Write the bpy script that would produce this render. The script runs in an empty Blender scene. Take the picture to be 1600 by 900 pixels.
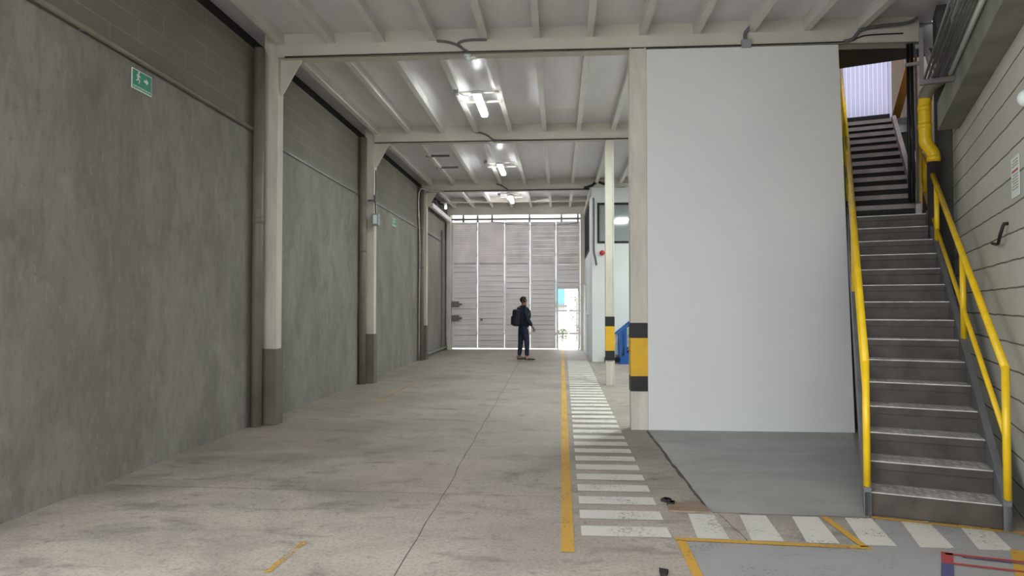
import bpy, bmesh, math, random
from mathutils import Vector, Matrix, Quaternion
random.seed(7)
PI = math.pi
S = bpy.context.scene
COL = S.collection

# ------------------------------------------------------------------ materials
def lin(c):
    return tuple(((v/255)/12.92 if v/255 <= .04045 else ((v/255+.055)/1.055)**2.4) for v in c)

def nt(name):
    m = bpy.data.materials.new(name); m.use_nodes = True
    t = m.node_tree; t.nodes.clear()
    out = t.nodes.new('ShaderNodeOutputMaterial')
    return m, t, out

def N(t, kind, **kw):
    n = t.nodes.new(kind)
    for k, v in kw.items():
        if k in n.inputs.keys() if isinstance(k, str) and hasattr(n, 'inputs') else False:
            n.inputs[k].default_value = v
        else:
            setattr(n, k, v)
    return n

def ramp(t, fac, stops):
    r = t.nodes.new('ShaderNodeValToRGB'); e = r.color_ramp.elements
    while len(e) < len(stops): e.new(.5)
    for el, (p, c) in zip(e, stops):
        el.position = p; el.color = (c, c, c, 1) if isinstance(c, (int, float)) else (*c, 1)
    t.links.new(fac, r.inputs[0]); return r.outputs[0]

def mix(t, fac, a, b, mode='MIX'):
    m = t.nodes.new('ShaderNodeMix'); m.data_type = 'RGBA'; m.blend_type = mode
    for sock, v in ((m.inputs[0], fac), (m.inputs[6], a), (m.inputs[7], b)):
        if hasattr(v, 'is_output'): t.links.new(v, sock)
        elif isinstance(v, (int, float)): sock.default_value = v
        else: sock.default_value = (*v, 1)
    return m.outputs[2]

def coords(t, scale=(1, 1, 1), rot=(0, 0, 0)):
    tc = t.nodes.new('ShaderNodeTexCoord'); mp = t.nodes.new('ShaderNodeMapping')
    mp.inputs['Scale'].default_value = scale; mp.inputs['Rotation'].default_value = rot
    t.links.new(tc.outputs['Object'], mp.inputs[0]); return mp.outputs[0]

def noise(t, vec, scale, detail=4, rough=.55, dist=0):
    n = t.nodes.new('ShaderNodeTexNoise')
    n.inputs['Scale'].default_value = scale; n.inputs['Detail'].default_value = detail
    n.inputs['Roughness'].default_value = rough; n.inputs['Distortion'].default_value = dist
    t.links.new(vec, n.inputs['Vector']); return n.outputs['Fac']

def bsdf(t, out, col, rough=.6, metal=0., bump=None, bstr=.2, bdist=.01, spec=.5):
    b = t.nodes.new('ShaderNodeBsdfPrincipled')
    if hasattr(col, 'is_output'): t.links.new(col, b.inputs['Base Color'])
    else: b.inputs['Base Color'].default_value = (*col, 1)
    if hasattr(rough, 'is_output'): t.links.new(rough, b.inputs['Roughness'])
    else: b.inputs['Roughness'].default_value = rough
    b.inputs['Metallic'].default_value = metal
    b.inputs['Specular IOR Level'].default_value = spec
    if bump is not None:
        bp = t.nodes.new('ShaderNodeBump'); bp.inputs['Strength'].default_value = bstr
        bp.inputs['Distance'].default_value = bdist
        t.links.new(bump, bp.inputs['Height']); t.links.new(bp.outputs[0], b.inputs['Normal'])
    t.links.new(b.outputs[0], out.inputs[0]); return b

def simple(name, rgb, rough=.55, metal=0., var=.06, scale=3., bstr=.05, spec=.4, stretch=(1, 1, 1)):
    m, t, out = nt(name); c = lin(rgb); v = coords(t, stretch)
    n1 = noise(t, v, scale, 5)
    dark = tuple(x*(1-var*2.2) for x in c); lite = tuple(min(1, x*(1+var)) for x in c)
    col = mix(t, ramp(t, n1, [(.3, 0), (.7, 1)]), dark, lite)
    bsdf(t, out, col, rough, metal, noise(t, v, scale*18, 3), bstr, .004, spec)
    return m

def emit(name, rgb, strength):
    m, t, out = nt(name); e = t.nodes.new('ShaderNodeEmission')
    e.inputs[0].default_value = (*lin(rgb), 1); e.inputs[1].default_value = strength
    t.links.new(e.outputs[0], out.inputs[0]); return m

M = {}
M['cream'] = simple('cream_steel_paint', (204, 200, 188), .45, var=.05, scale=1.3, spec=.4)
M['joist'] = simple('joist_paint', (218, 217, 213), .3, var=.05, scale=2, spec=.5)
M['colwhite'] = simple('column_paint', (208, 204, 190), .5, var=.09, scale=2.2, stretch=(3, 3, .6))
M['white'] = simple('white_paint', (222, 224, 223), .6, var=.015, scale=.7, bstr=.1)
M['office'] = simple('office_paint', (226, 232, 231), .55, var=.02, scale=1.2)
M['black'] = simple('black_paint', (32, 32, 34), .5, var=.1, scale=8)
M['yellow'] = simple('yellow_paint', (236, 196, 30), .32, var=.07, scale=5, spec=.5)
M['yellowband'] = simple('yellow_band_paint', (226, 178, 40), .5, var=.06, scale=6)
M['tread'] = simple('tread_steel', (196, 193, 188), .42, .35, var=.16, scale=9, bstr=.3)
M['riser'] = simple('riser_steel', (74, 67, 60), .5, .15, var=.2, scale=5, bstr=.15)
M['stringer'] = simple('stringer_grey_paint', (106, 107, 110), .45, .1, var=.1, scale=4)
M['darksteel'] = simple('dark_steel', (62, 58, 58), .45, .2, var=.14, scale=6)
M['gapshade'] = simple('black_riser_gap_shade', (26, 25, 25), .7, var=.1)  # near-black colour stands for the shade between the upper treads
M['upperstep'] = simple('upper_step_brown_steel', (128, 117, 114), .45, .15, var=.12, scale=6)
M['pinkstringer'] = simple('upper_stringer_paint', (178, 168, 168), .45, .05, var=.08, scale=5)
M['galv'] = simple('galvanised_conduit', (172, 172, 170), .38, .6, var=.12, scale=8)
M['rackpipe'] = simple('rack_conduit_steel', (132, 132, 132), .34, .6, var=.15, scale=8)
M['greycable'] = simple('grey_flexible_conduit', (105, 105, 108), .55, var=.1, scale=20)
M['blackcable'] = simple('black_cable', (24, 24, 25), .5, var=.1, scale=20)
M['box'] = simple('grey_plastic_box', (150, 152, 156), .5, var=.04)
M['drain'] = simple('grey_drainpipe', (126, 122, 108), .5, var=.08, scale=4)
M['plinth'] = simple('column_plinth_paint', (112, 106, 96), .65, var=.1, scale=3, bstr=.15)
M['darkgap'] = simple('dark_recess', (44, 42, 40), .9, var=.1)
M['jointdirt'] = simple('joint_dirt', (92, 88, 82), .9, var=.15, scale=6)
M['ledge'] = simple('ledge_concrete', (138, 138, 130), .85, var=.12, scale=2.5, bstr=.3)
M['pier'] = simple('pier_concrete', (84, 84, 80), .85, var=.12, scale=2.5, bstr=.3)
M['gate'] = simple('gate_grey_paint', (226, 222, 221), .5, var=.05, scale=1.5)
M['louvre'] = simple('louvre_grey_paint', (216, 211, 210), .55, var=.08, scale=2)
M['gateframe'] = simple('gate_frame_paint', (230, 227, 226), .5, var=.06, scale=3)
M['gatedark'] = simple('gate_track_steel', (120, 116, 116), .5, .2, var=.1)
M['blue'] = simple('blue_rail_paint', (32, 92, 168), .4, var=.06, scale=6)
M['green'] = simple('sign_green', (36, 140, 112), .5, var=.03)
M['signwhite'] = simple('sign_white', (226, 236, 230), .5, var=.01)
M['red'] = simple('red_print', (200, 60, 58), .5, var=.03)
M['greyprint'] = simple('grey_print', (150, 150, 150), .5, var=.03)
M['orange'] = simple('orange_guard_paint', (224, 164, 84), .45, var=.05, scale=4)
M['beige'] = simple('beige_wall_paint', (205, 192, 172), .7, var=.05, scale=3)
M['tube'] = emit('lamp_diffuser_glow', (246, 252, 250), 17)
M['tube_bright'] = emit('bright_lamp_diffuser_glow', (251, 250, 252), 32)
M['wood'] = simple('weathered_board', (150, 130, 112), .8, var=.16, scale=6, stretch=(1, 6, 1))
M['teal'] = simple('teal_facade', (110, 180, 190), .7, var=.1)
M['pale'] = simple('pale_facade', (215, 215, 210), .7, var=.05)
M['leaf'] = simple('leaf_green', (90, 120, 70), .6, var=.3, scale=10)
M['skin'] = simple('person_skin', (150, 104, 84), .5, var=.03)
M['hair'] = simple('person_hair', (26, 22, 22), .6, var=.1, scale=40)
M['jacket'] = simple('navy_jacket', (30, 36, 56), .8, var=.14, scale=9, bstr=.2)
M['jeans'] = simple('blue_jeans', (34, 42, 66), .8, var=.14, scale=9, bstr=.2)
M['shoe'] = simple('shoe_upper', (150, 132, 124), .6, var=.1, scale=10)
M['sole'] = simple('shoe_sole', (50, 42, 42), .7, var=.1)
M['pack'] = simple('backpack_cloth', (22, 24, 38), .7, var=.15, scale=12, bstr=.2)
M['paint'] = None

def glass_mat():
    m, t, out = nt('office_glass')
    bsdf(t, out, lin((150, 158, 160)), .06, 0, None, spec=.6); return m
M['glass'] = glass_mat()

def floor_mat():
    m, t, out = nt('worn_concrete_floor'); v = coords(t); vs = coords(t, (.75, 1.15, 1))
    big = noise(t, v, .32, 3, .5, .5); mid = noise(t, vs, 1.1, 7, .66, .5); streak = noise(t, coords(t, (.8, 1.5, 1)), 1.9, 9, .72, .4)
    fine = noise(t, v, 42, 5, .75); spk = noise(t, v, 120, 3, .7); pit = noise(t, v, 9, 6, .7)
    base = mix(t, ramp(t, big, [(.38, 0), (.62, 1)]), lin((134, 130, 122)), lin((160, 148, 136)))
    base = mix(t, ramp(t, mid, [(.42, 0), (.66, .8)]), base, lin((176, 168, 157)))
    sp = t.nodes.new('ShaderNodeSeparateXYZ'); t.links.new(v, sp.inputs[0])
    mr = t.nodes.new('ShaderNodeMapRange'); mr.inputs[1].default_value = 7.2; mr.inputs[2].default_value = 4.2; mr.inputs[3].default_value = 0; mr.inputs[4].default_value = 1
    t.links.new(sp.outputs[1], mr.inputs[0])
    near_pale = mix(t, 1, mr.outputs[0], ramp(t, mid, [(.35, .2), (.6, .8)]), 'MULTIPLY')
    base = mix(t, near_pale, base, lin((198, 188, 174)))  # floor colour grows paler towards the near end
    base = mix(t, ramp(t, streak, [(.34, .55), (.47, 0)]), base, lin((92, 89, 84)))
    base = mix(t, ramp(t, pit, [(.30, .6), (.42, 0)]), base, lin((88, 84, 78)))
    base = mix(t, ramp(t, fine, [(.32, .5), (.55, 0)]), base, lin((90, 86, 80)))
    base = mix(t, ramp(t, spk, [(.56, 0), (.72, .4)]), base, lin((204, 198, 188)))
    h = mix(t, .6, mid, fine)
    bsdf(t, out, base, ramp(t, mid, [(.3, .45), (.7, .7)]), 0, h, .4, .008, .4); return m
M['floor'] = floor_mat()

def slab_mat():
    m, t, out = nt('smooth_grey_floor_paint'); v = coords(t, (.7, 1.3, 1))
    a = noise(t, v, 1.2, 6, .6, .8); b = noise(t, v, 5, 6, .65)
    c = mix(t, ramp(t, a, [(.35, 0), (.65, 1)]), lin((148, 148, 143)), lin((170, 169, 164)))
    c = mix(t, ramp(t, b, [(.6, 0), (.75, .5)]), c, lin((186, 184, 178)))
    bsdf(t, out, c, .48, 0, b, .12, .005, .4); return m
M['slab'] = slab_mat()

def paint_mat(name, rgb, wear=.42):
    m, t, out = nt(name); v = coords(t)
    n1 = noise(t, v, 38, 5, .75); n2 = noise(t, v, 3, 3, .5)
    c = mix(t, n2, tuple(x*.82 for x in lin(rgb)), lin(rgb))
    b = t.nodes.new('ShaderNodeBsdfPrincipled'); b.inputs['Roughness'].default_value = .6
    t.links.new(c, b.inputs['Base Color'])
    tr = t.nodes.new('ShaderNodeBsdfTransparent'); mx = t.nodes.new('ShaderNodeMixShader')
    s = mix(t, .35, n1, n2)
    t.links.new(ramp(t, s, [(wear-.05, 0), (wear+.03, 1)]), mx.inputs[0])
    t.links.new(tr.outputs[0], mx.inputs[1]); t.links.new(b.outputs[0], mx.inputs[2])
    t.links.new(mx.outputs[0], out.inputs[0]); return m
M['pwhite'] = paint_mat('worn_white_floor_paint', (222, 220, 210), .41)
M['pyellow'] = paint_mat('worn_yellow_floor_paint', (214, 166, 62), .41)
M['pfaded'] = paint_mat('faded_yellow_floor_paint', (206, 164, 76), .50)
M['pred'] = paint_mat('worn_red_floor_paint', (178, 72, 74), .40)
M['pblue'] = paint_mat('worn_blue_floor_paint', (86, 88, 130), .40)
M['pgrey'] = paint_mat('worn_grey_floor_paint', (166, 165, 164), .40)

def plaster_mat():
    """rendered lower wall (trowelled grey plaster)"""
    m, t, out = nt('trowelled_grey_plaster'); v = coords(t); vs = coords(t, (1, 1.2, .55))
    a = noise(t, vs, .8, 5, .6, .8); b = noise(t, coords(t, (1, 1.5, .9)), 2.0, 8, .68, .4); f = noise(t, v, 22, 4, .6)
    c = mix(t, ramp(t, a, [(.3, 0), (.7, 1)]), lin((118, 115, 108)), lin((148, 145, 138)))
    c = mix(t, ramp(t, b, [(.3, .55), (.5, 0)]), c, lin((104, 102, 96)))
    c = mix(t, ramp(t, b, [(.6, 0), (.78, .5)]), c, lin((166, 164, 158)))
    g = noise(t, coords(t, (1, 2.2, .8)), 7, 6, .7)
    c = mix(t, ramp(t, g, [(.34, .34), (.48, 0)]), c, lin((98, 96, 90)))
    c = mix(t, ramp(t, g, [(.56, 0), (.7, .35)]), c, lin((168, 165, 158)))
    c = mix(t, ramp(t, f, [(.6, 0), (.75, .35)]), c, lin((92, 90, 84)))
    bsdf(t, out, c, .75, 0, mix(t, .5, b, f), .35, .01, .3); return m
M['plaster'] = plaster_mat()

def block_mat(name, c1, c2, mortar, order=(1, 2), bw=.4, rh=.2, off=(0, 0), ms=.008, flush=.3):
    m, t, out = nt(name)
    tc = t.nodes.new('ShaderNodeTexCoord'); sp = t.nodes.new('ShaderNodeSeparateXYZ'); cb = t.nodes.new('ShaderNodeCombineXYZ')
    t.links.new(tc.outputs['Object'], sp.inputs[0])
    for i in (0, 1):
        ad = t.nodes.new('ShaderNodeMath'); ad.operation = 'ADD'; ad.inputs[1].default_value = off[i]
        t.links.new(sp.outputs[order[i]], ad.inputs[0]); t.links.new(ad.outputs[0], cb.inputs[i])
    br = t.nodes.new('ShaderNodeTexBrick')
    br.inputs['Scale'].default_value = 1; br.inputs['Brick Width'].default_value = bw; br.inputs['Row Height'].default_value = rh
    br.inputs['Mortar Size'].default_value = ms; br.inputs['Mortar Smooth'].default_value = .3; br.inputs['Bias'].default_value = 0
    br.inputs['Color1'].default_value = (*lin(c1), 1); br.inputs['Color2'].default_value = (*lin(c2), 1); br.inputs['Mortar'].default_value = (*lin(mortar), 1)
    wv = t.nodes.new('ShaderNodeTexNoise'); wv.inputs['Scale'].default_value = 4; wv.inputs['Detail'].default_value = 5
    t.links.new(tc.outputs['Object'], wv.inputs['Vector'])
    va = t.nodes.new('ShaderNodeVectorMath'); va.operation = 'MULTIPLY_ADD'; va.inputs[1].default_value = (.018, .018, 0)
    t.links.new(wv.outputs['Color'], va.inputs[0]); t.links.new(cb.outputs[0], va.inputs[2]); t.links.new(va.outputs[0], br.inputs['Vector'])
    v = coords(t); n1 = noise(t, v, 1.1, 5, .6, .4); n2 = noise(t, v, 45, 4, .7)
    c = mix(t, ramp(t, n1, [(.3, .35), (.6, 0)]), br.outputs['Color'], tuple(x*.62 for x in lin(c1)))
    c = mix(t, ramp(t, n2, [(.55, 0), (.8, .25)]), c, lin(mortar))
    inv = t.nodes.new('ShaderNodeMath'); inv.operation = 'SUBTRACT'; inv.inputs[0].default_value = 1
    t.links.new(br.outputs['Fac'], inv.inputs[1])
    h = mix(t, .2, inv.outputs[0], n2)
    bsdf(t, out, c, .85, 0, h, flush, .012, .25); return m
M['blockl'] = block_mat('left_concrete_blocks', (122, 118, 107), (127, 123, 112), (139, 136, 125), (1, 2), .8, .2, (0, .02), .007, .25)
M['blockr'] = block_mat('right_concrete_blocks', (190, 189, 177), (202, 201, 190), (96, 95, 87), (1, 2), 40, .203, (13.1, .17), .007, .8)

def deck_mat():
    m, t, out = nt('painted_steel_roof_deck'); v = coords(t, (1.5, .35, 1))
    a = noise(t, v, 1.4, 4, .55); b = noise(t, coords(t), 2.2, 3, .5)
    c = mix(t, ramp(t, a, [(.3, 0), (.7, 1)]), lin((210, 207, 213)), lin((230, 227, 233)))
    bsdf(t, out, c, .34, .12, b, .12, .03, .5); return m
M['deck'] = deck_mat()

def sheet_mat():
    m, t, out = nt('translucent_corrugated_sheet')
    d = t.nodes.new('ShaderNodeBsdfDiffuse'); d.inputs[0].default_value = (.42, .41, .52, 1)
    tl = t.nodes.new('ShaderNodeBsdfTranslucent'); tl.inputs[0].default_value = (.30, .295, .38, 1)
    mx = t.nodes.new('ShaderNodeMixShader'); mx.inputs[0].default_value = .7
    t.links.new(d.outputs[0], mx.inputs[1]); t.links.new(tl.outputs[0], mx.inputs[2]); t.links.new(mx.outputs[0], out.inputs[0]); return m
M['sheet'] = sheet_mat()
M['street'] = simple('street_concrete', (190, 188, 182), .8, var=.06, scale=1)

# ------------------------------------------------------------------ geometry helpers
class MB:
    def __init__(self): self.bm = bmesh.new(); self.mi = 0
    def _m(self, faces):
        for f in faces: f.material_index = self.mi
    def box(self, a, b, bev=0):
        a = Vector(a); b = Vector(b)
        return self.obox((a+b)/2, (abs(b.x-a.x), abs(b.y-a.y), abs(b.z-a.z)), None, bev)
    def obox(self, c, s, R=None, bev=0):
        r = bmesh.ops.create_cube(self.bm, size=1)
        mat = Matrix.Translation(Vector(c)) @ (R.to_4x4() if R else Matrix()) @ Matrix.Diagonal((*s, 1))
        bmesh.ops.transform(self.bm, matrix=mat, verts=r['verts'])
        fs = {f for v in r['verts'] for f in v.link_faces}; self._m(fs)
        if bev:
            es = list({e for f in fs for e in f.edges})
            q = bmesh.ops.bevel(self.bm, geom=es, offset=bev, segments=2, affect='EDGES', profile=.5)
            self._m(q['faces'])
        return self
    def bar(self, p0, p1, w, h, up=(0, 0, 1)):
        p0 = Vector(p0); p1 = Vector(p1); d = (p1-p0); l = d.length; d.normalize()
        x = d.cross(Vector(up)).normalized(); z = x.cross(d).normalized()
        R = Matrix((x, d, z)).transposed()
        return self.obox((p0+p1)/2, (w, l, h), R)
    def tube(self, pts, r, seg=10, cap=True):
        pts = [Vector(p) for p in pts]; n = len(pts)
        tan = []
        for i in range(n):
            a = pts[max(i-1, 0)]; b = pts[min(i+1, n-1)]; tan.append((b-a).normalized())
        ref = Vector((0, 0, 1)) if abs(tan[0].z) < .9 else Vector((1, 0, 0))
        nx = tan[0].cross(ref).normalized(); rings = []
        for i in range(n):
            if i:
                q = tan[i-1].rotation_difference(tan[i]); nx = q @ nx
            ny = tan[i].cross(nx).normalized()
            rr = r[i] if isinstance(r, (list, tuple)) else r
            k = 1.0
            if 0 < i < n-1:
                c = (pts[i]-pts[i-1]).normalized().dot(tan[i]); k = 1/max(c, .6)
            rings.append([self.bm.verts.new(pts[i] + (nx*math.cos(a)+ny*math.sin(a))*rr*(k if i else 1)) for a in [2*PI*j/seg for j in range(seg)]])
        fs = []
        for i in range(n-1):
            for j in range(seg):
                f = self.bm.faces.new((rings[i][j], rings[i][(j+1) % seg], rings[i+1][(j+1) % seg], rings[i+1][j])); f.smooth = True; fs.append(f)
        if cap:
            fs.append(self.bm.faces.new(rings[0][::-1])); fs.append(self.bm.faces.new(rings[-1]))
        self._m(fs); return self
    def prism(self, poly, vec):
        poly = [Vector(p) for p in poly]; vec = Vector(vec)
        a = [self.bm.verts.new(p) for p in poly]; b = [self.bm.verts.new(p+vec) for p in poly]; n = len(a)
        fs = [self.bm.faces.new(a[::-1]), self.bm.faces.new(b)]
        for i in range(n): fs.append(self.bm.faces.new((a[i], a[(i+1) % n], b[(i+1) % n], b[i])))
        self._m(fs); return self
    def ball(self, c, s, seg=16):
        r = bmesh.ops.create_uvsphere(self.bm, u_segments=seg, v_segments=seg//2+2, radius=1)
        bmesh.ops.transform(self.bm, matrix=Matrix.Translation(Vector(c)) @ Matrix.Diagonal((*s, 1)), verts=r['verts'])
        fs = {f for v in r['verts'] for f in v.link_faces}
        for f in fs: f.smooth = True
        self._m(fs); return self
    def build(self, name, mats, parent=None, world=True):
        bmesh.ops.recalc_face_normals(self.bm, faces=self.bm.faces)
        me = bpy.data.meshes.new(name)
        if parent is not None and world:
            self.bm.transform(wm(parent).inverted())
        self.bm.to_mesh(me); self.bm.free()
        for m in (mats if isinstance(mats, list) else [mats]): me.materials.append(m)
        o = bpy.data.objects.new(name, me); COL.objects.link(o)
        if parent is not None: o.parent = parent
        return o

def wm(o):
    m = Matrix.LocRotScale(o.location, o.rotation_euler, None)
    return (wm(o.parent) @ m) if o.parent else m

def tag(o, label=None, cat=None, group=None, kind=None):
    if label: o['label'] = label
    if cat: o['category'] = cat
    if group: o['group'] = group
    if kind: o['kind'] = kind
    return o

def thing(name, loc, label, cat, group=None, rz=0, kind=None):
    o = bpy.data.objects.new(name, None); COL.objects.link(o); o.empty_display_size = .2
    o.location = loc; o.rotation_euler = (0, 0, rz)
    return tag(o, label, cat, group, kind)

def one(name, mb, mat, label, cat, group=None, origin=None):
    """a thing that is one mesh; origin moved to the given point"""
    o = mb.build(name, mat)
    if origin:
        o.data.transform(Matrix.Translation(-Vector(origin))); o.location = origin
    return tag(o, label, cat, group)

def struct(name, mb, mat, parent=None):
    o = mb.build(name, mat, parent)
    if parent is None: o['kind'] = 'structure'
    return o

def copy_tree(o, parent=None):
    c = o.copy(); COL.objects.link(c)
    if parent is not None: c.parent = parent
    for ch in list(o.children): copy_tree(ch, c)
    return c

def smooth_path(pts, n=8):
    P = [Vector(p) for p in pts]; P = [P[0]]+P+[P[-1]]; out = []
    for i in range(1, len(P)-2):
        p0, p1, p2, p3 = P[i-1:i+3]
        for k in range(n):
            s = k/n
            out.append(.5*((2*p1)+(p2-p0)*s+(2*p0-5*p1+4*p2-p3)*s*s+(3*p1-p0-3*p2+p3)*s**3))
    out.append(P[-2]); return out

# ------------------------------------------------------------------ layout (metres; X right, Y into the hall, Z up)
XW = -3.87                       # left wall face
Y1, Y2, Y3, YG = 8.45, 13.05, 18.75, 23.4   # the three frames and the gate
ZB, ZJ, ZD = 4.70, 4.87, 5.02    # beam underside, joist underside, roof deck
TH = math.radians(21.0)          # the stair runs off the hall's axis
SU = Vector((math.sin(TH), math.cos(TH), 0)); SV = Vector((math.cos(TH), -math.sin(TH), 0)); SO = Vector((2.256, 5.125, 0))
def SL(x, y, z=0.): return SO + SV*x + SU*y + Vector((0, 0, z))
TW = math.radians(22.5); WO = Vector((3.15, 4.80, 0))
WU = Vector((math.sin(TW), math.cos(TW), 0)); WV = Vector((math.cos(TW), -math.sin(TW), 0))
def WL(d, s, z=0.): return WO - WV*d + WU*s + Vector((0, 0, z))     # d metres in front of the oblique wall

# ------------------------------------------------------------------ floor and its markings
mb = MB(); mb.prism([(-4.3, -3, 0), (12.5, -3, 0), (12.5, 23.6, 0), (-4.3, 23.6, 0)], (0, 0, -.2))
floor = struct('floor', mb, M['floor'])
def decal(name, quads, mat, label, z=.003):
    mb = MB()
    for q in quads:
        f = mb.bm.faces.new([mb.bm.verts.new((p[0], p[1], z)) for p in q]); f.normal_update()
        if f.normal.z < 0: f.normal_flip()
    o = mb.build(name, mat, floor)
    o['label'] = label; return o
decal('painted_slab', [[(1.085, 8.42), (1.115, 5.12), (2.22, 5.075), (2.30, 5.3), (3.5, 8.42)]], M['slab'], 'smooth grey painted slab before the white wall', .002)
decal('grey_floor_paint', [[(.80, 4.49), (1.95, 4.40), (2.25, 5.06), (3.12, 4.76), (2.75, 3.6), (.78, 3.6)]], M['pgrey'], 'worn grey floor paint', .0015)
qs = []
for k in range(50):
    y0 = 4.545+.363*k; xl = .148+.0022*k; xr = .735+.0015*k
    if y0 > 22.9: break
    qs.append([(xl, y0), (xr, y0), (xr, y0+.205), (xl, y0+.205)])
for k in range(6):
    xt = .937+.366*k; xb = .90+.340*k; yt = 5.075-.008*k-(.03*max(0, k-3)); yb = 4.545-.018*k
    qs.append([(xb, yb), (xb+.205, yb-.005), (xt+.185, yt), (xt, yt)])
decal('walkway_stripes', qs, M['pwhite'], 'white zebra stripes of the pedestrian walkway')
decal('walkway_line', [[(.013, 4.24), (.095, 4.24), (.17, 22.9), (.09, 22.9)]], M['pyellow'], 'yellow line along the walkway')
def strip(p, q, w):
    p = Vector((*p, 0)); q = Vector((*q, 0)); n = (q-p).normalized().cross(Vector((0, 0, 1)))*w/2
    return [tuple((p-n)[:2]), tuple((q-n)[:2]), tuple((q+n)[:2]), tuple((p+n)[:2])]
decal('bay_outline', [strip((.75, 4.52), (1.94, 4.44), .055), strip((1.915, 4.45), (1.895, 5.06), .05), strip((.785, 4.5), (.765, 3.4), .06),
                      strip((2.23, 5.075), (3.12, 4.775), .05), strip((2.83, 4.46), (2.40, 3.7), .07)], M['pyellow'], 'yellow bay outline on the floor', .0045)
decal('faded_line', [strip((-1.66, 3.80), (-1.63, 4.3), .045), strip((-2.85, 10.5), (-2.83, 12.8), .05)], M['pfaded'], 'faded yellow line fragments')
decal('red_outline', [strip((2.375, 4.39), (2.275, 4.20), .062), strip((2.35, 4.365), (2.80, 4.235), .035), strip((2.31, 4.20), (2.68, 4.085), .035)], M['pred'], 'red painted outline', .005)
decal('blue_outline', [strip((2.275, 4.20), (2.05, 3.79), .062), strip((2.42, 4.31), (2.80, 4.195), .022)], M['pblue'], 'blue painted outline', .0055)
# joints in the slab
mb = MB()
def joint(pts, w=.014):
    for a, b in zip(pts, pts[1:]):
        q = strip(a, b, w*random.uniform(.7, 1.3)); mb.bm.faces.new([mb.bm.verts.new((*p, .0012)) for p in q])
def wob(p, q, n, amp):
    return [(p[0]+(q[0]-p[0])*i/n+random.uniform(-amp, amp), p[1]+(q[1]-p[1])*i/n+random.uniform(-amp, amp)) for i in range(n+1)]
joint(wob((-.90, 2.5), (-1.1, 22), 60, .012), .007); joint(wob((-3.8, 5.55), (.0, 5.45), 30, .012), .005)
joint(wob((1.06, 8.4), (1.105, 5.12), 20, .008), .03); joint(wob((1.10, 5.13), (2.25, 5.09), 20, .006), .022)
joint(wob((-3.8, 14.0), (.9, 14.0), 20, .012), .012); joint(wob((2.25, 5.1), (3.1, 4.8), 10, .01), .02)
joint(wob((1.16, 5.08), (1.30, 3.7), 14, .008), .006)
struct('floor_joint', mb, M['jointdirt'], floor)
# broken corner of the slab by the walkway
mb = MB(); mb.prism([(.80, 5.12, .0), (1.12, 5.10, .0), (1.075, 5.36, .0), (.98, 5.37, 0), (.93, 5.33, 0), (.84, 5.37, .0)], (0, 0, .012))
cov = one('pit_cover', mb, M['wood'], 'broken brown pit cover in the floor beside the zebra walkway', 'pit cover', None, (.96, 5.24, 0))
mb = MB()
for _ in range(7):
    x = random.uniform(.81, .92); y = random.uniform(5.24, 5.40); mb.obox((x, y, .012), (random.uniform(.03, .07), random.uniform(.02, .05), .024), Matrix.Rotation(random.uniform(0, 3), 3, 'Z'))
mb.build('rubble', M['darkgap'], cov)
mb = MB(); mb.prism([(.57, 3.98, 0), (.62, 3.96, 0), (.60, 3.90, 0), (.565, 3.9, 0)], (0, 0, .02))
one('broken_stub', mb, M['darkgap'], 'small dark broken stub in the floor below the near end of the zebra', 'rubble', None, (.59, 3.94, 0))

# ------------------------------------------------------------------ walls
mb = MB(); mb.box((XW-.2, 3.3, 0), (XW, 23.6, 3.74)); wl = struct('wall_left', mb, M['plaster'])
mb = MB(); mb.box((XW-.2, 3.3, 3.74), (XW-.012, 23.6, 4.80)); struct('blockwork', mb, M['blockl'], wl)['label'] = 'bare concrete blockwork above the plaster'
mb = MB(); mb.box((XW-.2, 3.3, 4.80), (XW-.12, 23.6, 5.1)); struct('trim_recess_shade', mb, M['darkgap'])  # dark panel, its colour stands for the shade in the recess above the wall
mb = MB(); mb.prism([(1.085, 8.42, 0), (3.525, 8.42, 0), (3.385, 8.42, ZB-.02), (1.085, 8.42, ZB-.02)], (0, .14, 0)); struct('wall_white', mb, M['white'])
# oblique block wall on the right, in its own frame
wr = MB(); wr.box((0, -2.6, 0), (.2, 3.6, 5.05)); o = wr.build('wall_right', M['blockr']); o.location = WO; o.rotation_euler = (0, 0, -TW); o['kind'] = 'structure'
mb = MB(); mb.box((2.15, -3, 0), (2.35, 2.44, 5.05)); struct('wall_back_right', mb, M['blockl'])
mb = MB()
mb.prism([WL(.0, 3.55), WL(.14, 3.55), WL(.14, 3.95), WL(-.2, 3.95), WL(-.2, 3.6), WL(0, 3.6)], (0, 0, 5.0)); struct('wall_pier', mb, M['pier'])
mb = MB(); mb.prism([WL(0.001, -2.6, 3.42), WL(.20, -2.6, 3.42), WL(.20, 3.0, 3.42), WL(0.001, 3.0, 3.42)], (0, 0, .30)); struct('trim_2', mb, M['ledge'])
mb = MB(); a, b = SL(2.3, 3.9), SL(2.3, 17); c = SL(2.5, 17); d = SL(2.5, 3.9); mb.prism([a, b, c, d], (0, 0, 5.0)); struct('wall_side', mb, M['pier'])
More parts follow.
